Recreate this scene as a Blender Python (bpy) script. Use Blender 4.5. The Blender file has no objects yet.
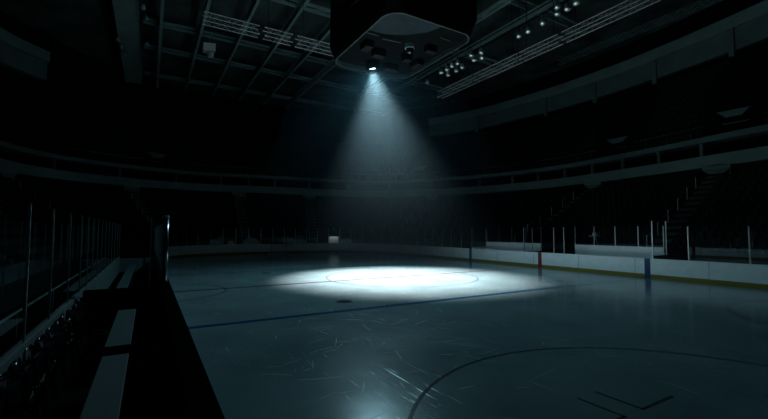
import bpy, math, random
import numpy as np
from mathutils import Vector, Matrix
random.seed(7)
SC = bpy.context.scene
COL = SC.collection
PI = math.pi

# ------------------------------------------------------------------ materials
def new_mat(name):
    m = bpy.data.materials.new(name); m.use_nodes = True
    nt = m.node_tree; nt.nodes.clear()
    out = nt.nodes.new('ShaderNodeOutputMaterial')
    return m, nt, out

def pmat(name, col, rough=.6, metal=0.0, var=.15, scale=3.0, spec=.5, bump=0.0):
    """principled surface whose colour wanders a little with a noise texture"""
    m, nt, out = new_mat(name)
    b = nt.nodes.new('ShaderNodeBsdfPrincipled')
    tc = nt.nodes.new('ShaderNodeTexCoord')
    nz = nt.nodes.new('ShaderNodeTexNoise'); nz.inputs['Scale'].default_value = scale
    nz.inputs['Detail'].default_value = 3
    cr = nt.nodes.new('ShaderNodeValToRGB')
    cr.color_ramp.elements[0].position = .3; cr.color_ramp.elements[1].position = .7
    cr.color_ramp.elements[0].color = [c*(1-var) for c in col]+[1]
    cr.color_ramp.elements[1].color = [min(1, c*(1+var)) for c in col]+[1]
    nt.links.new(tc.outputs['Object'], nz.inputs['Vector'])
    nt.links.new(nz.outputs['Fac'], cr.inputs['Fac'])
    nt.links.new(cr.outputs['Color'], b.inputs['Base Color'])
    b.inputs['Roughness'].default_value = rough
    b.inputs['Metallic'].default_value = metal
    b.inputs['Specular IOR Level'].default_value = spec
    if bump:
        bp = nt.nodes.new('ShaderNodeBump'); bp.inputs['Strength'].default_value = bump
        nt.links.new(nz.outputs['Fac'], bp.inputs['Height'])
        nt.links.new(bp.outputs['Normal'], b.inputs['Normal'])
    nt.links.new(b.outputs['BSDF'], out.inputs['Surface'])
    return m

M = {}
M['board']   = pmat('white board panel', (.70, .76, .78), .35, var=.05)
M['kick']    = pmat('yellow kick plate', (.23, .165, .01), .4, var=.08)
M['red']     = pmat('red paint', (.22, .012, .02), .4, var=.05)
M['blue']    = pmat('blue paint', (.006, .05, .14), .4, var=.05)
M['black']   = pmat('black rubber', (.0025, .0028, .003), 1.0, var=.2, spec=0)
M['rubber']  = pmat('rubber floor', (.006, .0065, .007), 1.0, var=.3, scale=9, spec=0)
M['shell']   = pmat('dark wall paint', (.005, .006, .006), .9, var=.3, scale=.5, spec=.1)
M['conc']    = pmat('dark concrete', (.014, .017, .017), .9, var=.2, scale=1.2, spec=.1)
M['step']    = pmat('pale stair concrete', (.085, .10, .098), .85, var=.15, scale=2, spec=.1)
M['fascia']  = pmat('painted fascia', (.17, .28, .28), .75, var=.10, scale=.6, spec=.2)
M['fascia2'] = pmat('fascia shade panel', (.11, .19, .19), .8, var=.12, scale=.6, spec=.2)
M['steel']   = pmat('painted roof steel', (.15, .25, .25), .6, var=.15, scale=.8)
M['deck']    = pmat('ribbed roof deck', (.045, .072, .072), .85, var=.6, scale=.3, spec=.1)
M['seat']    = pmat('dark seat plastic', (.015, .021, .022), .7, var=.2, spec=.05)
M['alu']     = pmat('aluminium', (.48, .51, .52), .32, 1.0, var=.06, scale=8)
M['tube']    = pmat('dark bent tube', (.16, .17, .175), .18, 1.0, var=.1)
M['chrome']  = pmat('polished steel', (.75, .78, .79), .14, 1.0, var=.04, scale=8)
M['plank']   = pmat('pale bench plank', (.014, .032, .034), .7, var=.10, scale=5)
M['rear']    = pmat('grey wall board', (.05, .07, .07), .6, var=.1, scale=2)
M['gloss']   = pmat('gloss black plastic', (.008, .008, .009), .12, var=.2)
M['housing'] = pmat('scoreboard housing', (.006, .007, .007), .75, var=.2, spec=.12)
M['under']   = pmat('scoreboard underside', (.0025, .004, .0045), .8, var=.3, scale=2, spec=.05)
M['bounce_tint']  = pmat('scoreboard recess plate', (.009, .020, .025), .8, var=.3, scale=1.2, spec=.2)  # paler than the underside: bounce light put into the colour
M['rim']     = pmat('scoreboard rim trim', (.02, .035, .035), .6, var=.1)
M['screen']  = pmat('switched off screen', (.004, .004, .005), .5, var=.1, spec=.2)
M['pale']    = pmat('pale plastic', (.55, .58, .58), .45, var=.06)
M['net']     = pmat('white netting', (.5, .5, .5), .8, var=.1)
M['lens']    = pmat('unlit lamp lens', (.75, .78, .78), .15, 0.6, var=.05)
M['mark_red']  = pmat('red ice paint', (.045, .016, .020), .17, var=.1, scale=6)
M['mark_dark'] = pmat('dark red ice paint', (.035, .035, .038), .17, var=.2, scale=6)
M['mark_blue'] = pmat('blue ice paint', (.003, .042, .095), .17, var=.1, scale=6)
M['mark_navy'] = pmat('thin blue ice paint', (.034, .045, .078), .17, var=.1, scale=6)
M['dot'] = pmat('dull red ice paint', (.036, .018, .021), .17, var=.2, scale=6)
M['scratch'] = pmat('skate cut frost', (.34, .40, .42), .5, var=.1, scale=20)

def glass_mat():
    m, nt, out = new_mat('clear rink glass')
    tr = nt.nodes.new('ShaderNodeBsdfTransparent'); tr.inputs['Color'].default_value = (.93, .96, .96, 1)
    gl = nt.nodes.new('ShaderNodeBsdfGlossy'); gl.inputs['Roughness'].default_value = .015
    fr = nt.nodes.new('ShaderNodeFresnel'); fr.inputs['IOR'].default_value = 1.48
    tc = nt.nodes.new('ShaderNodeTexCoord')
    nz = nt.nodes.new('ShaderNodeTexNoise'); nz.inputs['Scale'].default_value = .8
    bp = nt.nodes.new('ShaderNodeBump'); bp.inputs['Strength'].default_value = .02
    mx = nt.nodes.new('ShaderNodeMixShader')
    # both faces of the sheet reflect: 2F/(1+F) on the entering side, nothing more on the leaving side
    ge = nt.nodes.new('ShaderNodeNewGeometry')
    def mth(op, a, b):
        n = nt.nodes.new('ShaderNodeMath'); n.operation = op
        for i, q in enumerate((a, b)):
            if isinstance(q, (int, float)): n.inputs[i].default_value = q
            else: nt.links.new(q, n.inputs[i])
        return n.outputs[0]
    f2 = mth('DIVIDE', mth('MULTIPLY', fr.outputs['Fac'], 2.0), mth('ADD', fr.outputs['Fac'], 1.0))
    fac = mth('MULTIPLY', f2, mth('SUBTRACT', 1.0, ge.outputs['Backfacing']))
    nt.links.new(tc.outputs['Object'], nz.inputs['Vector'])
    nt.links.new(nz.outputs['Fac'], bp.inputs['Height'])
    nt.links.new(bp.outputs['Normal'], gl.inputs['Normal'])
    nt.links.new(fac, mx.inputs['Fac'])
    nt.links.new(tr.outputs['BSDF'], mx.inputs[1]); nt.links.new(gl.outputs['BSDF'], mx.inputs[2])
    nt.links.new(mx.outputs['Shader'], out.inputs['Surface'])
    return m
M['glass'] = glass_mat()

def ice_mat():
    m, nt, out = new_mat('skated ice')
    N = nt.nodes.new; L = nt.links.new
    b = N('ShaderNodeBsdfPrincipled')
    tc = N('ShaderNodeTexCoord')
    # broad cloudiness
    n1 = N('ShaderNodeTexNoise'); n1.inputs['Scale'].default_value = .55; n1.inputs['Detail'].default_value = 6
    L(tc.outputs['Object'], n1.inputs['Vector'])
    cr = N('ShaderNodeValToRGB')
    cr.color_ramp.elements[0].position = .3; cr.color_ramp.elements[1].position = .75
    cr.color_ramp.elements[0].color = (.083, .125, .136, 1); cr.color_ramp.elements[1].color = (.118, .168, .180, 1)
    L(n1.outputs['Fac'], cr.inputs['Fac'])
    # fine skate scratches in a few directions: stretched noise cut to thin streaks
    prev = None
    for ang, sx, sy, seed in ((20, 14, .5, 1.3), (-48, 18, .6, 7.7), (75, 16, .45, 3.1), (130, 11, .5, 11.)):
        mp = N('ShaderNodeMapping'); mp.inputs['Rotation'].default_value = (0, 0, math.radians(ang))
        mp.inputs['Scale'].default_value = (sx, sy, 1); mp.inputs['Location'].default_value = (seed, seed*2, 0)
        L(tc.outputs['Object'], mp.inputs['Vector'])
        nz = N('ShaderNodeTexNoise'); nz.inputs['Scale'].default_value = 1.6; nz.inputs['Detail'].default_value = 2
        nz.inputs['Distortion'].default_value = .12
        L(mp.outputs['Vector'], nz.inputs['Vector'])
        r = N('ShaderNodeMapRange'); r.inputs['From Min'].default_value = .68; r.inputs['From Max'].default_value = .80
        L(nz.outputs['Fac'], r.inputs['Value'])
        if prev is None: prev = r.outputs['Result']
        else:
            mx = N('ShaderNodeMath'); mx.operation = 'MAXIMUM'
            L(prev, mx.inputs[0]); L(r.outputs['Result'], mx.inputs[1]); prev = mx.outputs[0]
    # patches where the ice has been cut up more
    n2 = N('ShaderNodeTexNoise'); n2.inputs['Scale'].default_value = .35; n2.inputs['Detail'].default_value = 3
    L(tc.outputs['Object'], n2.inputs['Vector'])
    pr = N('ShaderNodeMapRange'); pr.inputs['From Min'].default_value = .40; pr.inputs['From Max'].default_value = .62
    L(n2.outputs['Fac'], pr.inputs['Value'])
    mm = N('ShaderNodeMath'); mm.operation = 'MULTIPLY'
    L(prev, mm.inputs[0]); L(pr.outputs['Result'], mm.inputs[1])
    mix = N('ShaderNodeMixRGB'); mix.inputs['Color2'].default_value = (.30, .36, .38, 1)
    s = N('ShaderNodeMath'); s.operation = 'MULTIPLY'; s.inputs[1].default_value = .22
    L(mm.outputs[0], s.inputs[0]); L(s.outputs[0], mix.inputs['Fac'])
    L(cr.outputs['Color'], mix.inputs['Color1']); L(mix.outputs['Color'], b.inputs['Base Color'])
    ra = N('ShaderNodeMath'); ra.operation = 'MULTIPLY_ADD'; ra.inputs[1].default_value = .25; ra.inputs[2].default_value = .12
    L(mm.outputs[0], ra.inputs[0])
    rb = N('ShaderNodeMath'); rb.operation = 'MULTIPLY_ADD'; rb.inputs[1].default_value = .10
    L(n1.outputs['Fac'], rb.inputs[0]); L(ra.outputs[0], rb.inputs[2])
    L(rb.outputs[0], b.inputs['Roughness'])
    bp = N('ShaderNodeBump'); bp.inputs['Strength'].default_value = .12; bp.inputs['Distance'].default_value = .02
    L(mm.outputs[0], bp.inputs['Height']); L(bp.outputs['Normal'], b.inputs['Normal'])
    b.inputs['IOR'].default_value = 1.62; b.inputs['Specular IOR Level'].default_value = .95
    L(b.outputs['BSDF'], out.inputs['Surface'])
    return m
M['ice'] = ice_mat()

def emit_mat(name, col, s):
    m, nt, out = new_mat(name)
    e = nt.nodes.new('ShaderNodeEmission'); e.inputs['Color'].default_value = (*col, 1); e.inputs['Strength'].default_value = s
    nt.links.new(e.outputs['Emission'], out.inputs['Surface'])
    return m

# ------------------------------------------------------------------ mesh builder
class MB:
    def __init__(s): s.v = []; s.f = []
    def add(s, vs, fs):
        o = len(s.v); s.v += [tuple(v) for v in vs]; s.f += [tuple(o+i for i in f) for f in fs]; return s
    def box(s, x0, x1, y0, y1, z0, z1):
        return s.add([(x0,y0,z0),(x1,y0,z0),(x1,y1,z0),(x0,y1,z0),(x0,y0,z1),(x1,y0,z1),(x1,y1,z1),(x0,y1,z1)],
            [(0,3,2,1),(4,5,6,7),(0,1,5,4),(1,2,6,5),(2,3,7,6),(3,0,4,7)])
    def obox(s, c, u, v, w):
        """box from centre and three half-axis vectors"""
        c, u, v, w = map(Vector, (c, u, v, w))
        P = [c-u-v-w, c+u-v-w, c+u+v-w, c-u+v-w, c-u-v+w, c+u-v+w, c+u+v+w, c-u+v+w]
        return s.add(P, [(0,3,2,1),(4,5,6,7),(0,1,5,4),(1,2,6,5),(2,3,7,6),(3,0,4,7)])
    def tube(s, pts, r, n=8, cap=True):
        pts = [Vector(p) for p in pts]; rings = []
        rr = r if isinstance(r, (list, tuple)) else [r]*len(pts)
        t0 = None; a = None
        for i, p in enumerate(pts):
            t = (pts[min(i+1, len(pts)-1)]-pts[max(i-1, 0)]).normalized()
            if a is None:
                a = t.orthogonal().normalized()
            else:
                a = (a - t*a.dot(t)).normalized()
            b = t.cross(a)
            rings.append([p+(a*math.cos(2*PI*k/n)+b*math.sin(2*PI*k/n))*rr[i] for k in range(n)])
        o = len(s.v)
        for R in rings: s.v += [tuple(q) for q in R]
        for i in range(len(pts)-1):
            for k in range(n):
                k2 = (k+1) % n
                s.f.append((o+i*n+k, o+i*n+k2, o+(i+1)*n+k2, o+(i+1)*n+k))
        if cap:
            s.f.append(tuple(o+k for k in reversed(range(n))))
            s.f.append(tuple(o+(len(pts)-1)*n+k for k in range(n)))
        return s
    def bar(s, a, b, w): return s.tube([a, b], w*.7071, 4)
    def lathe(s, prof, c=(0,0,0), n=24, cap=True):
        o = len(s.v)
        for (r, z) in prof:
            for k in range(n):
                s.v.append((c[0]+r*math.cos(2*PI*k/n), c[1]+r*math.sin(2*PI*k/n), c[2]+z))
        for i in range(len(prof)-1):
            for k in range(n):
                k2 = (k+1) % n
                s.f.append((o+i*n+k, o+i*n+k2, o+(i+1)*n+k2, o+(i+1)*n+k))
        if cap:
            s.f.append(tuple(o+k for k in reversed(range(n))))
            s.f.append(tuple(o+(len(prof)-1)*n+k for k in range(n)))
        return s
    def strip(s, rows, close=False):
        """quads between consecutive polylines of equal length"""
        o = len(s.v); n = len(rows[0])
        for r in rows: s.v += [tuple(p) for p in r]
        R = len(rows)
        for i in range(R if close else R-1):
            j = (i+1) % R
            for k in range(n-1):
                s.f.append((o+i*n+k, o+i*n+k+1, o+j*n+k+1, o+j*n+k))
        if close:
            s.f.append(tuple(o+i*n for i in range(R))); s.f.append(tuple(o+i*n+n-1 for i in reversed(range(R))))
        return s
    def prism(s, poly, z0, z1):
        n = len(poly)
        return s.add([(x, y, z0) for x, y in poly]+[(x, y, z1) for x, y in poly],
            [tuple(reversed(range(n))), tuple(range(n, 2*n))]+[(i, (i+1) % n, n+(i+1) % n, n+i) for i in range(n)])
    def build(s, name, m, parent=None, loc=None, bevel=0, smooth=False):
        me = bpy.data.meshes.new(name); me.from_pydata(s.v, [], s.f); me.update()
        me.materials.append(M[m] if isinstance(m, str) else m)
        if smooth:
            for p in me.polygons: p.use_smooth = True
        o = bpy.data.objects.new(name, me); COL.objects.link(o)
        if parent: o.parent = parent
        if loc: o.location = loc
        if bevel:
            md = o.modifiers.new('bevel', 'BEVEL'); md.width = bevel; md.segments = 2; md.limit_method = 'ANGLE'
        return o

def tag(o, label, cat, group=None, kind=None):
    o['label'] = label; o['category'] = cat
    if group: o['group'] = group
    if kind: o['kind'] = kind
    return o
def thing(name, label, cat, loc=(0,0,0), rz=0, group=None):
    o = bpy.data.objects.new(name, None); COL.objects.link(o); o.location = loc; o.rotation_euler = (0, 0, rz)
    o.empty_display_size = .2
    return tag(o, label, cat, group)
def struct(o, label=None, cat=None):
    o['kind'] = 'structure'
    if label: o['label'] = label
    if cat: o['category'] = cat
    return o
def dup(root, loc, rz, label=None):
    r = root.copy(); COL.objects.link(r); r.location = loc; r.rotation_euler = (0, 0, rz)
    if label: r['label'] = label
    for ch in list(root.children):
        c = ch.copy(); COL.objects.link(c); c.parent = r
        for g in list(ch.children):
            d = g.copy(); COL.objects.link(d); d.parent = c
    return r
ORD = ['first','second','third','fourth','fifth','sixth','seventh','eighth','ninth','tenth','eleventh','twelfth','thirteenth',
       'fourteenth','fifteenth','sixteenth','seventeenth','eighteenth','nineteenth','twentieth','twenty-first','twenty-second','twenty-third','twenty-fourth']

# ------------------------------------------------------------------ camera (26 m wide rink, centre spot at 13,0)
F, CX, CY, CH, YAW, PIT, ROLL = 396.4, -.451, -20.562, 2.799, .535, .054, .002
fw = Vector((math.sin(YAW)*math.cos(PIT), math.cos(YAW)*math.cos(PIT), math.sin(PIT)))
rt = Vector((math.cos(YAW), -math.sin(YAW), 0)); up = rt.cross(fw)
rt, up = rt*math.cos(ROLL)+up*math.sin(ROLL), -rt*math.sin(ROLL)+up*math.cos(ROLL)
cd = bpy.data.cameras.new('camera'); cam = bpy.data.objects.new('camera', cd); COL.objects.link(cam)
cam.matrix_world = Matrix(((rt.x, up.x, -fw.x, CX), (rt.y, up.y, -fw.y, CY), (rt.z, up.z, -fw.z, CH), (0, 0, 0, 1)))
cd.sensor_fit = 'HORIZONTAL'; cd.sensor_width = 36; cd.lens = F/768*36; cd.clip_end = 300; cd.clip_start = .05
SC.camera = cam
EYE = Vector((CX, CY, CH))
def project(p):
    d = Vector(p)-EYE; z = d.dot(fw)
    return (384+F*d.dot(rt)/z, 209.5-F*d.dot(up)/z, z) if z > .1 else None

# ------------------------------------------------------------------ ice and its paint
XL, XR, YF, RC = .10, 25.9, 29.5, 8.5
def rounded(xl, xr, yf, rc, ys=-30., n=14):
    """open path up the right side, round the far end, down the left; returns [(x,y,nx,ny)] with outward normals"""
    P = []
    for i in range(41): P.append((xr, ys+(yf-rc-ys)*i/40, 1., 0.))
    for i in range(1, n+1):
        a = PI/2*i/n; P.append((xr-rc+rc*math.cos(a), yf-rc+rc*math.sin(a), math.cos(a), math.sin(a)))
    for i in range(1, 9): P.append((xr-rc+(xl+rc-xr+rc)*i/8, yf, 0., 1.))
    for i in range(1, n+1):
        a = PI/2+PI/2*i/n; P.append((xl+rc+rc*math.cos(a), yf-rc+rc*math.sin(a), math.cos(a), math.sin(a)))
    for i in range(1, 41): P.append((xl, yf-rc+(ys-yf+rc)*i/40, -1., 0.))
    return P
RINK = rounded(XL, XR, YF, RC)
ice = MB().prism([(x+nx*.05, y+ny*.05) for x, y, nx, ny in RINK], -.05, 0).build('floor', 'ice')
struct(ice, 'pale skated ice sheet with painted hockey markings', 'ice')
def flat(name, poly, m, z=.004):
    return MB().add([(x, y, z) for x, y in poly], [tuple(range(len(poly)))]).build(name, m, ice)
def ring(name, cx, cy, r, w, m, a0=0, a1=2*PI, n=96, z=.004):
    i = [(cx+(r-w/2)*math.cos(a0+(a1-a0)*k/n), cy+(r-w/2)*math.sin(a0+(a1-a0)*k/n), z) for k in range(n+1)]
    o = [(cx+(r+w/2)*math.cos(a0+(a1-a0)*k/n), cy+(r+w/2)*math.sin(a0+(a1-a0)*k/n), z) for k in range(n+1)]
    return MB().strip([o, i]).build(name, m, ice)
def disc(name, cx, cy, r, m, z=.006):
    return flat(name, [(cx+r*math.cos(2*PI*k/40), cy+r*math.sin(2*PI*k/40)) for k in range(40)], m, z)
for y in (-7.77, 7.77): flat('blue_line', [(XL, y-.145), (XR, y-.145), (XR, y+.145), (XL, y+.145)], 'mark_blue')
flat('center_line', [(XL, -.12), (XR, -.12), (XR, .12), (XL, .12)], 'mark_red', .005)
ring('center_circle', 13, 0, 4.57, .07, 'mark_navy')
ring('referee_crease', XL, 0, 2.72, .07, 'mark_dark', -PI/2, PI/2, 48)
for x in (6.3, 19.65):
    for y in (-6.1, 6.1): disc('face_off_dot', x, y, .31, 'dot')
for cx in (6.35, 19.45):
    ring('face_off_circle', cx, -18.6, 4.55, .065, 'mark_dark')
    disc('face_off_dot', cx-.2, -18.75, .34, 'mark_dark')
    for sx in (-1, 1):
        for sy in (-1, 1):
            x, y = cx-.27+sx*.23, -18.75+sy*1.6
            hm = MB()
            for poly in ([(x, y), (x+sx*1.0, y), (x+sx*1.0, y+sy*.05), (x, y+sy*.05)], [(x, y), (x+sx*.05, y), (x+sx*.05, y+sy*.8), (x, y+sy*.8)]):
                p = poly if sx*sy > 0 else poly[::-1]
                hm.add([(a, b, .0045) for a, b in p], [(0, 1, 2, 3)])
            hm.build('restraint_mark', 'mark_dark', ice)
        for sy in (-.45, .45):
            x0 = cx+sx*4.57
            x1 = x0+sx*.6
            flat('hash_mark', [(min(x0, x1), -18.75+sy-.04), (max(x0, x1), -18.75+sy-.04), (max(x0, x1), -18.75+sy+.04), (min(x0, x1), -18.75+sy+.04)], 'mark_dark')
flat('goal_line', [(2.2, 26.75), (23.8, 26.75), (23.8, 26.82), (2.2, 26.82)], 'mark_dark')
# skate cuts: long thin arcs, more of them in the near half
sk = MB()
for i in range(130):
    u = random.random()
    x, y = (random.uniform(2.0, 9.0), random.uniform(-16.5, -8.0)) if u < .62 else (random.uniform(1, 24), random.uniform(-15, 4))
    a = random.uniform(0, 2*PI); ln = random.uniform(.15, 1.1); k = random.uniform(-.5, .5); w = random.uniform(.002, .006)
    L_, R_ = [], []
    for j in range(8):
        t = j/7; aa = a+k*t
        wd = w*math.sin(PI*(.08+.84*t))
        L_.append((x-math.sin(aa)*wd, y+math.cos(aa)*wd, .003)); R_.append((x+math.sin(aa)*wd, y-math.cos(aa)*wd, .003))
        x += math.cos(aa)*ln/7; y += math.sin(aa)*ln/7
    sk.strip([R_, L_])
o = sk.build('skate_cuts', 'scratch', ice); o['kind'] = 'stuff'

# ------------------------------------------------------------------ dasher boards
def sweep(path, prof):
    """closed profile [(offset outward, z)] swept along an open path"""
    return MB().strip([[(x+nx*d, y+ny*d, z) for x, y, nx, ny in path] for d, z in prof], close=True)
boards = sweep(RINK, [(0, 0), (0, 1.12), (.12, 1.12), (.12, 0)]).build('trim_1', 'board')
struct(boards, 'white dasher boards round the ice with yellow kick plate', 'dasher boards')
sweep(RINK, [(-.012, .001), (-.012, .19), (0, .20), (0, .001)]).build('kick_plate', 'kick', boards)
n_left = [p for p in RINK if p[2] < -.99]; n_rest = [p for p in RINK if p[2] >= -.99]
sweep(n_rest+[n_left[0]], [(-.02, 1.12), (-.02, 1.15), (.14, 1.15), (.14, 1.12)]).build('cap_rail', 'board', boards)
sweep(n_left, [(-.07, 1.10), (-.07, 1.16), (.18, 1.16), (.18, 1.10)]).build('cap_rail', 'black', boards)
sweep(n_left, [(.12, .0), (.12, 1.10), (.15, 1.10), (.15, .0)]).build('back_panel', 'black', boards)
for y, m in ((0, 'red'), (-7.77, 'blue'), (7.77, 'blue')):
    for x, s in ((XR, -1), (XL, 1)):
        MB().box(min(x, x+s*.022), max(x, x+s*.022), y-.16, y+.16, .003, 1.152).build('line_marker', m, boards)
sm = MB()
acc = 0; last = RINK[0]
for p in RINK[1:]:
    acc += math.hypot(p[0]-last[0], p[1]-last[1]); last = p
    if acc > 2.6:
        acc = 0; t = (-p[3], p[2])
        sm.obox((p[0]-p[2]*.002, p[1]-p[3]*.002, .66), (t[0]*.008, t[1]*.008, 0), (p[2]*.003, p[3]*.003, 0), (0, 0, .455))
sm.build('panel_seam', 'black', boards)

# ------------------------------------------------------------------ rink glass
def pane(name, a, b, z0, z1, label, group, post=None, endpost=False, pm='alu', pr=.028, cat='glass panel', t=.006):
    """one pane between plan points a and b with an upright at a"""
    a = Vector((*a, 0)); b = Vector((*b, 0)); d = (b-a).normalized(); n = Vector((-d.y, d.x, 0)); ln = (b-a).length
    r = thing(name, label, cat, (a.x, a.y, z0), math.atan2(d.y, d.x), group)
    MB().box(pr, ln-pr, -t, t, 0, z1-z0-.03).build('pane', 'glass', r)
    MB().box(-pr*.8, pr*.8, -pr, pr, 0, (post or z1)-z0).build('post', pm, r)
    if endpost: MB().box(ln-pr*.8, ln+pr*.8, -pr, pr, 0, (post or z1)-z0).build('post', pm, r)
    return r
ZG = 3.08
def pts_along(path, off, step):
    q = [(x+nx*off, y+ny*off) for x, y, nx, ny in path]
    L = [0]
    for i in range(1, len(q)): L.append(L[-1]+math.dist(q[i], q[i-1]))
    n = max(1, round(L[-1]/step))
    ts = [L[-1]*i/n for i in range(n+1)]
    return [(float(np.interp(t, L, [p[0] for p in q])), float(np.interp(t, L, [p[1] for p in q]))) for t in ts]
OFF = .06
def run(a, b, where, group, end=False, **k):
    a = list(a)
    for i in range(len(a)-1):
        pane('rink_glass', a[i], a[i+1], 1.152, ZG, 'clear rink glass panel on the boards, %s %s' % (ORD[i], where), group, endpost=(end and i == len(a)-2), **k)
right_far = [(XR+OFF, 7.66+i*(21-7.66)/9) for i in range(10)]
run(right_far, 0, 'past the far opposite bench', 'glass past the opposite bench')
PORT_W = 1.75
cr_ = [p for p in RINK if p[2] > 0 and p[1] >= 20.9 and p[0] > 17.3]
run(pts_along(cr_, OFF, 1.45), 0, 'round the far right corner', 'glass round the far right corner')
fe = [(XR-RC, YF, 0, 1), (XL+RC, YF, 0, 1)]
run(pts_along(fe, OFF, 1.45), 0, 'from the right behind the far goal', 'glass behind the far goal')
cl_ = [p for p in RINK if p[1] >= 20.9 and p[0] < XL+RC+.01]
run(pts_along(cl_, OFF, 1.45), 0, 'round the far left corner', 'glass round the far left corner')
lf = [(XL-OFF, -6.78+i*27.78/16) for i in range(17)]
run(lf, 0, 'beyond the curved glass end post', 'glass along the near boards')
mid = [(XR+OFF, y) for y in (-2.08, -1.23, .73, 1.57)]
run(mid, 0, 'of three between the opposite benches', 'glass between the opposite benches', end=True, pr=.032)
rn = [(XR+OFF, y) for y in (-9.94, -12.61, -15.3)]
run(rn, 0, 'to the right of the near opposite bench', 'glass right of the opposite benches', end=True, pr=.032)

# ------------------------------------------------------------------ opposite benches (far side)
def far_bench(y0, y1, word):
    w = MB().box(27.82, 27.9, y0, y1, .2, 1.78).build('bench_back_wall', 'board')
    tag(w, 'white board wall behind the %s opposite players bench' % word, 'bench wall', 'walls behind the opposite benches')
    n = 4; ys = [y0+.02+(y1-y0-.04)*i/n for i in range(n+1)]
    for i in range(n):
        pane('rear_glass', (27.86, ys[i]), (27.86, ys[i+1]), 1.78, 3.15, '%s glass panel on the white wall behind the %s opposite bench' % (ORD[i], word),
             'glass above the opposite bench walls', endpost=(i == n-1))
    b = thing('players_bench', 'dark plank bench in the %s opposite players box' % word, 'bench', (27.3, (y0+y1)/2, .2), 0, 'opposite players benches')
    l = y1-y0-.5
    MB().box(-.18, .18, -l/2, l/2, .42, .47).build('seat', 'rubber', b)
    for s in (-1, 0, 1): MB().box(-.14, .14, s*(l/2-.2)-.03, s*(l/2-.2)+.03, 0, .42).build('leg', 'black', b)
    MB().box(26.03, 27.82, y0, y1, .0, .2).build('trim_2' if word == 'far' else 'trim_3', 'rubber')['kind'] = 'structure'
far_bench(1.35, 7.6, 'far'); far_bench(-7.85, -1.7, 'near')
for i, (y, h, wd) in enumerate(((7.66, 1.3, 'far'), (-8.0, 1.32, 'near'), (1.3, 1.16, 'inner far'), (-1.65, 1.16, 'inner near'))):
    d = MB().box(26.04, 27.9, y-.045, y+.045, 0, h).build('bench_end_wall', 'board' if i < 2 else 'black')
    tag(d, '%s low end wall at the %s end of the opposite benches' % ('white' if i < 2 else 'dark', wd), 'wall', 'end walls of the opposite benches')
pane('corner_glass', (26.1, -8.0), (27.8, -8.0), 1.32, 3.45, 'tall glass panel closing the near end of opposite benches', 'corner glass of the opposite benches', endpost=True)
pane('corner_glass', (26.1, 7.66), (27.8, 7.66), 1.3, 3.08, 'glass panel closing the far end of opposite benches', 'corner glass of the opposite benches', endpost=True)
t = thing('camera_stand', 'small pale camera box on a stand behind the near opposite bench', 'camera', (28.45, -3.0, 1.2))
MB().box(-.2, .25, -.13, .13, 1.28, 1.5).tube([(-.2, 0, 1.39), (-.36, 0, 1.39)], .07, 12).build('camera_body', 'pale', t)
MB().box(-.28, .28, -.42, .42, 1.22, 1.26).build('tray', 'alu', t)
for a in (0, 2.1, 4.2): MB().tube([(0, 0, 1.2), (.38*math.cos(a), .38*math.sin(a), 0)], .02).build('leg', 'alu', t)

# ------------------------------------------------------------------ near benches (camera side)
struct(MB().box(-1.94, XL-.16, -26, 9.2, -.02, .2).build('trim_4', 'rubber'), 'black rubber floor of the near bench boxes', 'floor')
rear = MB().box(-2.07, -1.94, -26, 9.3, 0, 1.15).build('rear_wall', 'rear')
tag(rear, 'long grey low wall behind the near benches', 'wall')
ry = [-14.5, -12.72, -10.99, -9.07, -7.27, -5.9, -4.6, -3.2, -1.7, -.2, 1.4, 3.2, 5.2, 7.2, 9.2]
for i in range(len(ry)-1):
    pane('rear_glass', (-2.0, ry[i]), (-2.0, ry[i+1]), 1.152, 3.2, 'tall glass panel on the wall behind the near benches, %s from the camera' % ORD[i],
         'glass on the wall behind the near benches', endpost=(i == len(ry)-2), pr=.02)
hr = thing('handrail', 'thin pale handrail behind the glass of the near benches', 'handrail', (-2.66, -3, 0))
MB().tube([(0, -17, 1.17), (0, 12, 1.17)], .028, 10).build('rail', 'steel', hr)
for y in (-14, -10.5, -7, -3.5, 0, 3.5, 7, 11): MB().tube([(0, y, 0), (0, y, 1.15)], .02).build('post', 'steel', hr)
dv = MB().box(-1.935, XL-.16, -6.95, -6.85, .2, 1.15).build('bench_divider', 'black')
tag(dv, 'black low divider wall between the two near benches', 'divider')
ew = MB().box(-1.935, XL-.16, 9.2, 9.3, .2, 1.05).build('bench_end_wall', 'rear')
tag(ew, 'grey low wall at the far end of the second near bench', 'wall')
# glass return with the rounded end
gr = thing('glass_end_panel', 'upright glass end panel with rounded shiny edge on the bench divider', 'glass panel', (0, -6.9, 1.152))
MB().box(-.36, -.10, -.008, .008, 0, 2.0).build('pane', 'glass', gr)
MB().box(-.40, -.37, -.03, .03, 0, 2.05).build('post', 'alu', gr)
MB().lathe([(.085, 0), (.085, 2.02)], (-.01, 0, 0), 24).build('rounded_edge', 'tube', gr, smooth=True)
MB().lathe([(.095, 2.02), (.095, 2.08), (.07, 2.10)], (-.01, 0, 0), 20).build('end_cap', 'alu', gr)

def plank(x0, x1, y0, y1, label, z=.7):
    b = thing('players_bench', label, 'bench', ((x0+x1)/2, (y0+y1)/2, .2), 0, 'near players benches')
    w, l = (x1-x0)/2, (y1-y0)/2
    MB().box(-w, w, -l, l, z-.25, z-.2).build('seat', 'plank', b, bevel=.01)
    n = max(2, int(l*2/2.2)+1)
    for i in range(n):
        y = -l+.25+(2*l-.5)*i/(n-1)
        MB().box(-w+.05, w-.05, y-.03, y+.03, 0, z-.25).build('leg', 'black', b)
    return b
plank(-1.06, -.68, -17.6, -12.38, 'pale bench plank nearest the camera')
plank(-1.08, -.68, -11.75, -7.9, 'pale bench plank just before the black divider')
plank(-1.42, -1.06, -6.6, 8.9, 'long pale bench plank beyond the black divider')

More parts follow.
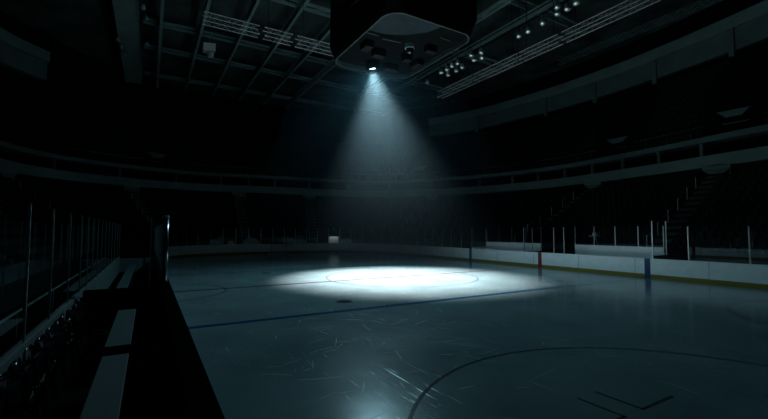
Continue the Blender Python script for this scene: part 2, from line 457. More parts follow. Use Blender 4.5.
# fold-up seats with bent tube frames along the rear wall
def tube_seat(label):
    r = thing('folding_seat', label, 'seat', (0, 0, 0), 0, 'fold-up seats along the near rear wall')
    # backrest: curved panel
    rows = []
    for j in range(7):
        z = .42+.44*j/6; w = .22-.05*(j/6)**3
        rows.append([(-.30-.05*(j/6)+.035*(1-(2*k/6-1)**2)*-1, -w+2*w*k/6, z) for k in range(7)])
    bk = MB().strip(rows).build('backrest', 'gloss', r, smooth=True)
    md = bk.modifiers.new('thick', 'SOLIDIFY'); md.thickness = .025
    MB().box(-.28, -.20, -.21, .21, .34, .76).build('seat', 'gloss', r, bevel=.03)   # folded up
    hoop = [(-.30, -.235, .05), (-.31, -.24, .5), (-.335, -.235, .74), (-.345, -.20, .84), (-.35, -.12, .885), (-.35, 0, .895), (-.35, .12, .885), (-.345, .20, .84), (-.335, .235, .74), (-.31, .24, .5), (-.30, .235, .05)]
    MB().tube(hoop, .014, 8).build('back_frame', 'tube', r, smooth=True)
    for s in (-1, 1):
        MB().tube([(-.32, s*.24, .58), (-.2, s*.25, .60), (-.02, s*.25, .60), (.02, s*.25, .55)], .018, 8).build('arm', 'black', r, smooth=True)
        MB().tube([(-.05, s*.25, .58), (-.12, s*.25, .3), (-.05, s*.25, 0)], .015, 8).build('leg', 'black', r, smooth=True)
    return r
s0 = tube_seat('')
sy = [-16.2+.68*i for i in range(13)]
for i, y in enumerate(sy):
    lab = 'black fold-up seat with shiny tube arms by the rear wall, %s from the black divider' % ORD[len(sy)-1-i]
    if i == 0: s0.location = (-1.55, y, .2); s0['label'] = lab
    else: dup(s0, (-1.55+random.uniform(-.03, .03), y+random.uniform(-.04, .04), .2), random.uniform(-.12, .12), lab)

# ------------------------------------------------------------------ goal
g = thing('hockey_goal', 'hockey goal with dark red frame in front of the far boards', 'goal', (13, 26.8, 0))
fr = MB()
for s in (-1, 1):
    fr.tube([(s*.915, 0, 0), (s*.915, 0, 1.22)], .03)
fr.tube([(-.915, 0, 1.22), (.915, 0, 1.22)], .03)
fr.build('frame', 'red', g)
bs = MB().tube([(-.915, 0, .03), (-.95, .6, .03), (-.6, 1.05, .03), (0, 1.12, .03), (.6, 1.05, .03), (.95, .6, .03), (.915, 0, .03)], .025)
bs.tube([(-.915, 0, 1.22), (-.6, .5, 1.22), (.6, .5, 1.22), (.915, 0, 1.22)], .02)
bs.build('base_frame', 'board', g)
nt_ = MB()
A = [(-.915, 0, .03), (-.95, .6, .03), (-.6, 1.05, .03), (0, 1.12, .03), (.6, 1.05, .03), (.95, .6, .03), (.915, 0, .03)]
B = [(-.915, 0, 1.22), (-.8, .25, 1.22), (-.6, .5, 1.22), (0, .5, 1.22), (.6, .5, 1.22), (.8, .25, 1.22), (.915, 0, 1.22)]
def lp(P, t):
    t *= len(P)-1; i = min(int(t), len(P)-2); return Vector(P[i]).lerp(Vector(P[i+1]), t-i)
for i in range(33): nt_.bar(lp(A, i/32), lp(B, i/32), .004)
for j in range(1, 12): nt_.tube([lp(A, i/18).lerp(lp(B, i/18), j/12) for i in range(19)], .003, 3, False)
nt_.build('net', 'net', g)

# ------------------------------------------------------------------ arena bowl
def catmull(P, n=10):
    Q = []
    for i in range(len(P)-1):
        p0, p1, p2, p3 = P[max(i-1, 0)], P[i], P[i+1], P[min(i+2, len(P)-1)]
        for k in range(n):
            t = k/n
            Q.append(tuple(.5*((2*b)+(-a+c)*t+(2*a-5*b+4*c-d)*t*t+(-a+3*b-3*c+d)*t**3) for a, b, c, d in zip(p0, p1, p2, p3)))
    Q.append(P[-1]); return np.array(Q)
FAS = catmull([(37.2, -42), (38.2, -28), (39.6, -18), (40.9, -9.5), (42.3, -2.6), (43.3, 3.2), (44.2, 11.2), (43.0, 19.8), (41.2, 24.1), (38.0, 29.8),
               (33.6, 35.4), (27.6, 38.2), (19.9, 39.4), (12.4, 40.4), (5.7, 41.3), (-.5, 40.2), (-5.7, 38.0), (-9.9, 34.7), (-12.6, 28.9), (-14, 15), (-14.5, 0), (-14.5, -30)])
RNG = catmull([(42, -44), (43.2, -28), (45.6, -16), (47.6, -8.1), (49.1, -.6), (49.9, 6.3), (50.0, 14.9), (48.9, 24.9), (47.3, 31), (44.2, 38), (38, 45), (28, 50), (13, 52.5), (0, 50),
               (-7, 45), (-11.6, 38.9), (-13.4, 36.8), (-14.8, 34.3), (-16.6, 28), (-17.5, 10), (-17.8, -32)])
INN = rounded(-4.6, 29.3, 33.0, 12.0, -28.0, n=26)
def hit(px, py, nx, ny, C):
    """distance along the normal to polyline C"""
    best = 1e9
    for i in range(len(C)-1):
        ax, ay = C[i]; bx, by = C[i+1]; ex, ey = bx-ax, by-ay
        den = nx*ey-ny*ex
        if abs(den) < 1e-9: continue
        s = ((ax-px)*ey-(ay-py)*ex)/den; u = ((ax-px)*ny-(ay-py)*nx)/den
        if s > 0 and -1e-6 <= u <= 1+1e-6: best = min(best, s)
    return best
DF = np.array([hit(*p, FAS) for p in INN]); DR = np.array([hit(*p, RNG) for p in INN])
for D in (DF, DR):
    bad = D > 1e8
    if bad.any(): D[bad] = np.interp(np.flatnonzero(bad), np.flatnonzero(~bad), D[~bad])
# densify the path so rows read as curves
I = np.array(INN)
arc = np.concatenate([[0], np.cumsum(np.hypot(*np.diff(I[:, :2], axis=0).T))])
# average normals vary, so points on outer rows follow P + N*d
def at(s, frac_or_d, outer=None, absolute=False):
    x, y, nx, ny = (np.interp(s, arc, I[:, k]) for k in range(4))
    h = math.hypot(nx, ny) or 1; nx /= h; ny /= h
    d = frac_or_d if absolute else frac_or_d*np.interp(s, arc, outer)
    return x+nx*d, y+ny*d, nx, ny
S = list(np.linspace(0, arc[-1], 190))
NL, NU = 14, 13
Z0, Z1 = 1.05, 7.3
def rowL(k): return (.03+.93*k/NL)      # fraction of the depth to the fascia
def line(dfun, z): 
    out = []
    for s in S:
        x, y, nx, ny = at(s, dfun(s), absolute=True); out.append((x, y, z))
    return out
dF = lambda s: float(np.interp(s, arc, DF)); dR = lambda s: float(np.interp(s, arc, DR))
def dL(k): return lambda s: rowL(k)*dF(s)
rows = [line(lambda s: 0., 0.), line(lambda s: 0., 1.55), line(lambda s: .12, 1.55), line(lambda s: .12, Z0-.4)]
for k in range(NL):
    z = Z0+(Z1-Z0)*k/(NL-1)
    rows += [line(dL(k), z-(Z1-Z0)/(NL-1)), line(dL(k), z), line(dL(k+1), z)]
rows += [line(lambda s: dF(s)+2.6, Z1), line(lambda s: dF(s)+2.6, 8.6)]
struct(MB().strip(rows).build('lower_stand_tiers', 'conc'), 'dark concrete tiers of the lower stand', 'stand')
# fascia band, suite level, upper strip
struct(MB().strip([line(lambda s: dF(s), 8.45), line(lambda s: dF(s), 9.5), line(lambda s: dF(s)+.16, 9.5), line(lambda s: dF(s)+.16, 9.35), line(lambda s: dF(s)+2.6, 9.35), line(lambda s: dF(s)+2.6, 8.6), line(lambda s: dF(s)+.3, 8.45)], close=True)
       .build('balcony_fascia', 'fascia'), 'pale curved balcony front round the arena', 'balcony')
struct(MB().strip([line(lambda s: dF(s)+2.6, 9.35), line(lambda s: dF(s)+2.6, 10.9)]).build('suite_back_panel', 'shell'))
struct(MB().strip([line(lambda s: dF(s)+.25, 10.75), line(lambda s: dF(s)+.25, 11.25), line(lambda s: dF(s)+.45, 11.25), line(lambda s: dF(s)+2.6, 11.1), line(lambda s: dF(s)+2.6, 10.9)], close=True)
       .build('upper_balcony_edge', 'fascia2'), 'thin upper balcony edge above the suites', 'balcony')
# upper stand
def dU(k): return lambda s: dF(s)+.6+(dR(s)-dF(s)-.8)*k/NU
rows = []
UZ0, UZ1 = 11.2, 20.0
for k in range(NU):
    z = UZ0+(UZ1-UZ0)*k/(NU-1)
    rows += [line(dU(k), z-(UZ1-UZ0)/(NU-1) if k else UZ0-.05), line(dU(k), z), line(dU(k+1), z)]
struct(MB().strip(rows).build('upper_stand_tiers', 'shell'), 'black steep tiers of the upper stand', 'stand')
struct(MB().strip([line(lambda s: dR(s)+.5, 8), line(lambda s: dR(s)+.5, 26.3)]).build('wall_outer', 'shell'))
struct(MB().box(-40, 70, -45, 70, -.25, -.06).build('ground', 'rubber'))
struct(MB().box(-40, 70, -26, 70, 26.2, 26.5).build('ceiling', 'deck'))

# suite columns on the balcony front: one thing each
sc = 0
for i, s in enumerate(np.linspace(arc[-1]*.16, arc[-1]*.92, 30)):
    x, y, nx, ny = at(s, dF(s)+.33, absolute=True)
    q = project((x, y, 10))
    if not q or not (-20 < q[0] < 790): continue
    t_ = (-ny, nx)
    c = MB().obox((0, 0, .63), (t_[0]*.13, t_[1]*.13, 0), (nx*.12, ny*.12, 0), (0, 0, .63)).obox((0, 0, 1.29), (t_[0]*.17, t_[1]*.17, 0), (nx*.16, ny*.16, 0), (0, 0, .04)) \
        .build('suite_column', 'fascia2', loc=(x, y, 9.36))
    sc += 1
    tag(c, 'short pale column on the balcony, %s from the right end of the row' % (ORD[sc-1] if sc <= 24 else 'the %dth' % sc), 'column', 'columns along the suite balcony')

# big ring beam under the roof: right arc and left arc
def ringbeam(s0, s1, name, label):
    ss = np.linspace(s0, s1, 70)
    def ln(d, z): return [(*at(s, dR(s)+d, absolute=True)[:2], z) for s in ss]
    r = MB().strip([ln(-.9, 22.4), ln(-.9, 23.6), ln(-.2, 23.75), ln(.4, 23.75), ln(.4, 22.4)], close=True).build(name, 'fascia')
    struct(r, label, 'beam')
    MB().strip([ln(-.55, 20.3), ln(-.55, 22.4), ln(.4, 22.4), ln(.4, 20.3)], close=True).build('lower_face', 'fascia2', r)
    n = max(2, int(abs(s1-s0)/7))
    for i in range(n):
        s = s0+(s1-s0)*(i+.5)/n
        x, y, nx, ny = at(s, dR(s)-.75, absolute=True); t_ = (-ny, nx)
        MB().obox((x, y, 21.0), (t_[0]*.22, t_[1]*.22, 0), (nx*.18, ny*.18, 0), (0, 0, 1.38)).build('bracket', 'fascia2', r)
def s_of(x, y):
    best = min(np.linspace(0, arc[-1], 1500), key=lambda s: math.dist(at(s, dR(s), absolute=True)[:2], (x, y)))
    return float(best)
ringbeam(4, s_of(44.2, 38), 'ceiling_ring_beam', 'wide pale curved beam high on the right')
ringbeam(s_of(-11.5, 38.9), arc[-1]-6, 'ceiling_ring_beam', 'wide pale curved beam high on the left')

# pale solids and a lamp-lit box, added to imitate reflections in the far glass
def reflection(x, y, w, h, d, label):
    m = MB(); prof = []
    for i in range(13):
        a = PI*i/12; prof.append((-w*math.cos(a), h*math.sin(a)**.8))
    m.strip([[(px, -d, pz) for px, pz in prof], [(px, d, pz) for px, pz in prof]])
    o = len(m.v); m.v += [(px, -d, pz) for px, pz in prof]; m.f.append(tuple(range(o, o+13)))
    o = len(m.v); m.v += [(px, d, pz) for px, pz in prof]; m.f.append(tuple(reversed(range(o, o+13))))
    tag(m.build('rounded_reflection', 'pale', loc=(x, y, -.05)), label, 'reflection', 'solid shapes for reflections in the far glass')
reflection(10.7, 31.2, 1.2, 2.0, .45, 'larger pale rounded cover built solid behind the far glass left of the goal')
reflection(8.3, 31.2, .55, 1.6, .4, 'smaller pale rounded cover built solid behind the far glass left of the goal')
en = thing('reflection_standin', 'small dark booth with a lit white front panel for a bright reflection in the far right corner glass', 'standin', (21.9, 30.9, -.05), math.radians(-28))
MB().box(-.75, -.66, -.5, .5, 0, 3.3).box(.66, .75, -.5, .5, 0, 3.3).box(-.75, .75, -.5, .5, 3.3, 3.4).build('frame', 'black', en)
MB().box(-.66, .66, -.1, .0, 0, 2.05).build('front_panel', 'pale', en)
MB().lathe([(.0, 2.9), (.10, 2.92), (.12, 3.0), (.12, 3.28)], (0, -.3, 0), 14, cap=False).build('lamp', 'lens', en)  # shell of the added lamp
le = bpy.data.lights.new('added_panel_lamp', 'SPOT'); lq = bpy.data.objects.new('added_panel_lamp', le); COL.objects.link(lq)  # added lamp, brightens the panel to imitate a reflection
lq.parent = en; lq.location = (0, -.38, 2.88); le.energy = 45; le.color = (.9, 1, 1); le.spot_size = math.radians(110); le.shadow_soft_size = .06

# ------------------------------------------------------------------ stairways, rails and portals in the lower stand
AISLES = [(s, w) for s, w in (( -6.0, 'right'), (6.4, 'right'))]
def s_right(y): return y+28.0
cornL = arc[40]; c_end = arc[66]; far_end = arc[74]
aisle_s = [s_right(-18), s_right(-6.1), s_right(6.2), cornL+4.5, c_end-2.5, c_end+6.5, far_end+6.0, far_end+14.0, arc[-1]-30]
NAMES = ['out of frame', 'right of the opposite benches', 'behind the opposite benches', 'at the far right corner', 'right of the far goal', 'behind the far goal', 'at the far left corner', 'on the left', 'behind the near benches']
def zrow(k): return Z0+(Z1-Z0)*k/(NL-1)
for n, s in enumerate(aisle_s):
    if n == 0: continue
    x0, y0, nx, ny = at(s, 0, absolute=True); D = dF(s)
    if not project((x0, y0, 2)) or not (-60 < project((x0, y0, 2))[0] < 800): continue
    tx, ty = -ny, nx
    st = MB()
    for k in range(NL):
        for h in (0, 1):
            d0 = (rowL(k)+(rowL(k+1)-rowL(k))*h*.5)*D; d1 = rowL(k+1)*D
            z0 = zrow(k)+.015 if h == 0 else zrow(k)+(zrow(1)-zrow(0))*.5
            zb = zrow(k)-.02
            c = (x0+nx*(d0+d1)/2, y0+ny*(d0+d1)/2, (z0+zb)/2)
            st.obox(c, (tx*.6, ty*.6, 0), (nx*(d1-d0)/2, ny*(d1-d0)/2, 0), (0, 0, (z0-zb)/2))
    o = st.build('trim_%d' % (10+n), 'step'); struct(o, 'pale concrete stairway of the lower stand ' + NAMES[n], 'stairway')
    h = thing('stair_handrail', 'pale post handrail of the stairway ' + NAMES[n], 'handrail', (x0, y0, 0), 0, 'handrails of the stairways')
    for k in range(1, NL-2, 2):
        d = (rowL(k)+.02)*D; px, py = nx*d+tx*.66, ny*d+ty*.66
        MB().tube([(px, py, zrow(k)), (px, py, zrow(k)+1.0)], .03, 6).build('post', 'pale', h)
        if k+1 < NL-2:
            d2 = (rowL(k+1)+.02)*D; qx, qy = nx*d2+tx*.66, ny*d2+ty*.66
            MB().tube([(px, py, zrow(k)+.95), (qx, qy, zrow(k+1)+.7)], .018, 6).build('rail', 'steel', h)
    # portal canopy hung under the balcony at the head of the stairs
    d = D-.3
    pc = thing('hanging_portal_sign', 'blank pale canopy box under the balcony above the stairway ' + NAMES[n], 'canopy', (x0+nx*d, y0+ny*d, 7.72), math.atan2(ty, tx), 'canopies above the stairways')
    MB().box(-1.0, 1.0, -.35, .25, .42, .70).build('hood', 'fascia', pc)
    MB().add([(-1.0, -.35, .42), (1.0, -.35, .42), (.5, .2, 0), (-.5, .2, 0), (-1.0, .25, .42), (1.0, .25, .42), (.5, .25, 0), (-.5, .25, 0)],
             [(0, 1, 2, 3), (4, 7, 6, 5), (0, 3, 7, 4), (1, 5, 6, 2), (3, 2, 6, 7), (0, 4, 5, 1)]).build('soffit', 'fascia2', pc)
    MB().tube([(-.9, .1, .42), (-.9, .1, -.4)], .03).build('post', 'pale', pc)

# thin rail round the foot of the upper stand with portal boxes on the right
rl = thing('balcony_rail', 'thin steel safety rail along the front of the upper stand', 'railing')
PS = [s_right(-7.0), s_right(4.0), cornL+6., far_end+4]
def near_portal(s):
    x, y = at(s, dF(s)+2.2, absolute=True)[:2]
    return any(math.dist((x, y), at(q, dF(q)+2.2, absolute=True)[:2]) < 2.1 for q in PS)
seg = []
for s in list(np.linspace(8, arc[-1]-8, 420))+[None]:
    if s is None or near_portal(s):
        if len(seg) > 2: MB().tube(seg, .022, 5).build('rail', 'alu', rl)
        seg = []
    else: seg.append((*at(s, dF(s)+.5, absolute=True)[:2], 12.25))
for s in np.linspace(20, arc[-1]-30, 46):
    x, y = at(s, dF(s)+.5, absolute=True)[:2]
    if not near_portal(s) and project((x, y, 12)) and -10 < project((x, y, 12))[0] < 780: MB().tube([(x, y, 11.2), (x, y, 12.25)], .018, 5).build('post', 'steel', rl)
for n, (s, w) in enumerate(((s_right(-7.0), 'above the right hand stairway'), (s_right(4.0), 'above the opposite benches'), (cornL+6., 'at the far right corner'), (far_end+4, 'at the far left'))):
    x, y, nx, ny = at(s, dF(s)+2.2, absolute=True)
    v = thing('stand_portal', 'dark entrance portal with pale slanted roof in the upper stand ' + w, 'portal', (x, y, 11.3), math.atan2(-nx, ny), 'entrance portals of the upper stand')
    MB().box(-1.1, -.98, -1.0, 1.8, -.1, 1.9).build('side_wall', 'shell', v); MB().box(.98, 1.1, -1.0, 1.8, -.1, 1.9).build('side_wall', 'shell', v)
    MB().add([(-1.15, -1.1, 1.9), (1.15, -1.1, 1.9), (1.15, 2.0, 2.55), (-1.15, 2.0, 2.55), (-1.15, -1.1, 2.0), (1.15, -1.1, 2.0), (1.15, 2.0, 2.65), (-1.15, 2.0, 2.65)],
             [(0, 3, 2, 1), (4, 5, 6, 7), (0, 1, 5, 4), (1, 2, 6, 5), (2, 3, 7, 6), (3, 0, 4, 7)]).build('roof', 'fascia', v)
    MB().add([(-1.15, -1.16, 1.98), (1.15, -1.16, 1.98), (.55, -1.16, 1.4), (-.55, -1.16, 1.4), (-1.15, -1.10, 1.98), (1.15, -1.10, 1.98), (.55, -1.10, 1.4), (-.55, -1.10, 1.4)],
             [(0, 3, 2, 1), (4, 5, 6, 7), (0, 1, 5, 4), (1, 2, 6, 5), (2, 3, 7, 6), (3, 0, 4, 7)]).build('header_panel', 'fascia2', v)
    MB().tube([(-.97, -.9, .9), (.97, -.9, .9)], .03).build('rail', 'steel', v)

# ------------------------------------------------------------------ seats
def seat_parts():
    m = MB()
    m.add([(-.22, .20, .30), (.22, .20, .30), (.22, .25, .30), (-.22, .25, .30), (-.21, .30, .86), (.21, .30, .86), (.21, .35, .86), (-.21, .35, .86)],
          [(0, 3, 2, 1), (4, 5, 6, 7), (0, 1, 5, 4), (1, 2, 6, 5), (2, 3, 7, 6), (3, 0, 4, 7)])
    m.box(-.21, .21, .10, .18, .36, .78)      # tipped-up pan
    m.box(-.25, -.22, -.02, .27, .0, .58)     # arm standards
    m.box(.22, .25, -.02, .27, .0, .58)
    return m
seatm = seat_parts()
spots = []
def fill(dfun, zfun, nrows, s0, s1, step, skip, tread):
    for k in range(nrows):
        s = s0
        while s < s1:
            x, y, nx, ny = at(s, dfun(k)(s)+tread(k, s), absolute=True)
            # row arc grows with distance on the curved parts: keep the spacing in metres
            x2, y2, _, _ = at(s+.2, dfun(k)(s)+tread(k, s), absolute=True)
            g_ = max(.5, math.dist((x, y), (x2, y2))/.2)
            if all(abs(s-a)*g_ > (1.35 if zfun is zrow and k > NL-3 else .95) for a in skip): spots.append((x, y, zfun(k)+.004, math.atan2(-nx, ny)))
            s += step/g_
fill(dL, zrow, NL, 4, arc[-1]-12, .56, aisle_s, lambda k, s: .45*(rowL(1)-rowL(0))*dF(s))
n_low = len(spots)
def clear(x, y): return all(math.dist((x, y), at(q, dF(q)+2.9, absolute=True)[:2]) > 3.0 for q in PS)
fill(dU, lambda k: UZ0+(UZ1-UZ0)*k/(NU-1), NU-2, 12, arc[-1]-25, .56, [s_right(-7.), s_right(4.), cornL+6, far_end+4], lambda k, s: .25)
spots = spots[:n_low]+[q for q in spots[n_low:] if clear(q[0], q[1])]
vis = []
for i, (x, y, z, rz) in enumerate(spots):
    q = project((x, y, z+.5))
    if q and -5 < q[0] < 773 and -5 < q[1] < 424:
        vis.append((q[2]-(0 if i >= n_low else 0), i, q))
vis.sort()
# the ones that show largest and are not behind the glass and wall on the near left
own = [i for d, i, q in vis if i < n_low and q[0] > 430][:300]
ownset = set(own)
smesh = bpy.data.meshes.new('stadium_seat'); smesh.from_pydata(seatm.v, [], seatm.f); smesh.materials.append(M['seat'])
def section(x, y):
    s = y+28
    if s < aisle_s[1]: return 'right of the nearest pale stairway'
    if s < aisle_s[2]: return 'between the two pale stairways behind the opposite benches'
    return 'left of the stairway behind the opposite benches'
for i in own:
    x, y, z, rz = spots[i]
    o = bpy.data.objects.new('stadium_seat', smesh); COL.objects.link(o); o.location = (x, y, z); o.rotation_euler = (0, 0, rz)
    sec = section(x, y)
    tag(o, 'dark tip-up stadium seat ' + sec, 'seat', 'tip-up seats ' + sec)
V = np.array(seatm.v); nv = len(V); allv = []; allf = []
for j, (d, i, q) in enumerate(vis):
    if i in ownset: continue
    x, y, z, rz = spots[i]; c, s_ = math.cos(rz), math.sin(rz)
    W_ = np.stack([V[:, 0]*c-V[:, 1]*s_+x, V[:, 0]*s_+V[:, 1]*c+y, V[:, 2]+z], 1)
    o0 = len(allv); allv += W_.tolist(); allf += [tuple(o0+a for a in f) for f in seatm.f]
me = bpy.data.meshes.new('stadium_seats'); me.from_pydata(allv, [], allf); me.materials.append(M['seat'])
o = bpy.data.objects.new('stadium_seats', me); COL.objects.link(o)
tag(o, 'rows of dark seats filling the far, left and upper stands', 'seats', kind='stuff')

# ------------------------------------------------------------------ roof steel
def girder(name, a, b, w, h, label, web=0):
    a, b = Vector(a), Vector(b); d = (b-a); L = d.length; d.normalize(); up_ = Vector((0, 0, 1)); sd = d.cross(up_)
    t = MB(); m = (a+b)/2
    t.obox(m, d*L/2, sd*w/2, up_*.05); t.obox(m+up_*h, d*L/2, sd*w/2, up_*.05); t.obox(m+up_*h/2, d*L/2, sd*.04, up_*(h/2-.05))
    o = t.build(name, 'steel'); struct(o, label, 'roof girder'); return o
def twin(name, a, b, w, gap, label, mat='steel'):
    a, b = Vector(a), Vector(b); d = (b-a); L = d.length; d.normalize(); up_ = Vector((0, 0, 1)); sd = d.cross(up_)
    t = MB(); m = (a+b)/2
    for q in (-1, 1): t.obox(m+sd*gap/2*q, d*L/2, sd*w/2, up_*.12)
    n = int(L/4)
    for i in range(n): t.bar(a+d*L*i/n-sd*gap/2*(1 if i % 2 else -1), a+d*L*(i+1)/n+sd*gap/2*(1 if i % 2 else -1), .05)
    o = t.build(name, mat); struct(o, label, 'roof truss'); return o
for i, x in enumerate((0.05, 3.75, 7.6, 11.5, 15.4, 19.3)):
    girder('ceiling_beam', (x, -20, 23.9), (x, 46, 23.9), .27, .8, 'roof girder running down the rink, %s from the left' % ORD[i])
for i, x in enumerate((27.2, 31.0)):
    twin('ceiling_beam', (x, -20, 23.95), (x, 34, 23.95), .2, .6, 'twin roof truss running down the rink right of the scoreboard, %s one' % ('nearer' if i == 0 else 'farther'))
for i, y in enumerate((-6.5, 4.75, 16.1, 27.3, 34.2, 43.8)):
    twin('ceiling_cross_beam', (-1.6, y, 24.95), (38, y, 24.95), .22, .95, 'twin roof truss running across the rink, %s from the camera' % ORD[i], 'steel' if i == 2 else 'fascia2')

# catwalk at the left
cw = thing('hanging_catwalk', 'wide pale service catwalk under the roof at the left', 'catwalk', (-2.95, 20, 24))
MB().box(-.95, .95, -24, 26, 0, .12).build('deck', 'steel', cw)
for s in (-1, 1):
    MB().box(s*.95-.06, s*.95+.06, -24, 26, -.12, .3).build('edge_beam', 'steel', cw)
    MB().tube([(s*.95, -24, 1.2), (s*.95, 26, 1.2)], .03, 6).build('handrail', 'steel', cw)
    for y in range(-22, 27, 6): MB().tube([(s*.95, y, .1), (s*.95, y, 2.25)], .025, 5).build('hanger_rod', 'steel', cw)

# ------------------------------------------------------------------ lighting trusses with four chords
def box_truss(a, b, label, group, w=.62, chord='pale'):
    a, b = Vector(a), Vector(b); d = b-a; L = d.length; d.normalize(); sd = d.cross(Vector((0, 0, 1)))
    r = thing('hanging_light_truss', label, 'lighting truss', a, math.atan2(d.y, d.x), group)
    for sy_ in (-w/2, w/2):
        for z in (0, w):
            MB().tube([(0, sy_, z), (L, sy_, z)], .021, 6).build('chord', chord, r)
    lc = MB(); n = max(2, int(L/.62))
    for i in range(n):
        x0, x1 = L*i/n, L*(i+1)/n
        f = i % 2
        for sy_ in (-w/2, w/2): lc.bar((x0, sy_, w if f else 0), (x1, sy_, 0 if f else w), .022)
        for z in (0, w): lc.bar((x0, w/2 if f else -w/2, z), (x1, -w/2 if f else w/2, z), .022)
    lc.build('lacing', 'steel', r)
    for x in (.15*L, .85*L): MB().tube([(x, 0, w), (x, 0, 24.6-a.z)], .015, 5).build('hanger_rod', 'black', r)
    return r
xs = [(2.3, 6.05), (6.4, 8.5), (8.85, 12.6)]
for i, (x0, x1) in enumerate(xs):
    box_truss((x0, 8.4, 17), (x1, 8.4, 17), 'silver lighting truss segment left of the scoreboard, %s from the left' % ORD[i], 'lighting truss left of the scoreboard')
ysg = [(12.3, 7.0), (6.85, 1.6), (1.45, -2.2), (-2.5, -8.9)]
for i, (y0, y1) in enumerate(ysg):
    box_truss((25.9, y0, 17), (25.9, y1, 17), 'silver lighting truss segment right of the scoreboard, %s from the far end' % ORD[i], 'lighting truss right of the scoreboard')
box_truss((40.2, -10, 22.2), (40.2, 8, 22.2), 'dim lighting truss beside the high beam on the right', 'lighting truss beside the ring beam', .5, 'fascia2')

# ------------------------------------------------------------------ switched-off floodlights
def flood(label, group):
    r = thing('hanging_floodlight', label, 'floodlight', (0, 0, 0), 0, group)
    MB().lathe([(.05, .42), (.13, .40), (.17, .22), (.21, .03), (.21, 0)], n=16, cap=True).build('housing', 'steel', r, smooth=True)
    MB().lathe([(.0, -.10), (.10, -.08), (.17, -.03), (.195, .0)], n=16, cap=False).build('lens', 'lens', r, smooth=True)
    MB().tube([(-.24, 0, .2), (-.24, 0, .5), (.24, 0, .5), (.24, 0, .2)], .018, 6).build('yoke', 'black', r)
    MB().tube([(0, 0, .5), (0, 0, .78)], .02, 6).build('hanger_rod', 'black', r)
    return r
FL = [(22.08, 9.4), (21.63, 6.74), (21.67, 5.95), (21.56, 5.15), (21.61, 4.5), (22.51, 4.95), (22.57, 5.75), (22.54, 6.86), (22.34, 3.3), (22.57, 2.61), (21.54, 2.79), (21.84, 1.98),
      (22.3, -1.4), (22.32, -2.2), (22.25, -3.46), (21.38, -5.2), (22.09, -4.7), (22.11, -5.4), (21.99, -6.1)]
f0 = None
FL.sort(key=lambda p: -p[1])
for i, (x, y) in enumerate(FL):
    lab = 'small switched-off floodlight under the roof right of scoreboard, %s from the far end' % ORD[i]
    if f0 is None: f0 = flood(lab, 'floodlights right of the scoreboard'); f0.location = (x, y, 16.9)
    else: dup(f0, (x, y, 16.9), random.uniform(0, 3), lab)
for i, x in enumerate((21.6, 22.4)):
    p = thing('hanging_light_pipe', 'dark pipe carrying floodlights, %s one from the scoreboard' % ('nearer' if i == 0 else 'farther'), 'pipe', (x, 1, 17.72), 0, 'pipes for the floodlights')
    MB().tube([(0, -9, 0), (0, 9.5, 0)], .04, 8).build('pipe', 'black', p)
    for y in (-8, -3, 3, 9): MB().tube([(0, y, 0), (0, y, 6.3)], .015, 5).build('hanger_rod', 'black', p)
L2 = [(-3.94, 29.57), (-3.69, 31.59), (-3.4, 33.4), (-1.48, 20.96), (-1.3, 22.9), (-1.19, 29.26)]
for i, (x, y) in enumerate(L2):
    z = 23.0
    side = 'left' if i < 3 else 'right'
    dup(f0, (x, y, z), 0, 'small switched-off floodlight %s of the roof catwalk, %s from the camera' % (side, ORD[i % 3]))['group'] = 'floodlights beside the catwalk'
# larger lamp at (209,50)
bl = thing('hanging_speaker', 'pale hanging loudspeaker box under the roof left of the light truss', 'loudspeaker', (4.79, 26.8, 22.5))
MB().add([(-.62, -.42, .2), (.62, -.42, .35), (.62, .5, .35), (-.62, .5, .2), (-.62, -.42, 1.1), (.62, -.42, 1.25), (.62, .5, 1.25), (-.62, .5, 1.1)],
         [(0, 3, 2, 1), (4, 5, 6, 7), (0, 1, 5, 4), (1, 2, 6, 5), (2, 3, 7, 6), (3, 0, 4, 7)]).build('cabinet', 'pale', bl, bevel=.05)
MB().lathe([(.28, -.25), (.34, 0), (.30, .25)], (.15, 0, -.02), 16).build('horn', 'pale', bl)
MB().tube([(0, 0, 1.15), (0, 0, 2.2)], .03).build('hanger_rod', 'steel', bl)

# ------------------------------------------------------------------ centre-hung scoreboard
BX, BY, BZ = 12.6, -.25, 14.0
def rsq(hx, hy, r, n=8):
    P = []
    for k, (sx, sy_) in enumerate(((1, 1), (-1, 1), (-1, -1), (1, -1))):
        for i in range(n+1):
            a = PI/2*k+PI/2*i/n; P.append((sx*(hx-r)+r*math.cos(a), sy_*(hy-r)+r*math.sin(a)))
    return P
sb = thing('hanging_scoreboard', 'big dark four-sided scoreboard hanging over centre ice', 'scoreboard', (BX, BY, BZ))
def loft(secs):
    m = MB(); n = len(secs[0][0])
    for P, z in secs: m.v += [(x, y, z) for x, y in P]
    for i in range(len(secs)-1):
        for k in range(n):
            k2 = (k+1) % n; m.f.append((i*n+k, i*n+k2, (i+1)*n+k2, (i+1)*n+k))
    return m
HX, HY = 3.02, 3.95
body = loft([(rsq(HX-.1, HY-.1, 1.0), 0), (rsq(HX-.04, HY-.04, .8), .4), (rsq(HX, HY, .3), 1.0), (rsq(HX, HY, .3), 8.2), (rsq(HX-.3, HY-.3, .3), 8.8)])
n_ = len(rsq(1, 1, .5)); body.f.append(tuple(4*n_+k for k in range(n_))); body.build('housing', 'housing', sb)
loft([(rsq(HX-.1, HY-.1, 1.0), .02), (rsq(HX-.1, HY-.1, 1.0), -.06), (rsq(HX-.18, HY-.18, .92), -.06), (rsq(HX-.2, HY-.2, .9), .25)]).build('rim', 'rim', sb)
MB().add([(x, y, .22) for x, y in reversed(rsq(HX-.19, HY-.19, .9))], [tuple(range(n_))]).build('underside_panel', 'under', sb)
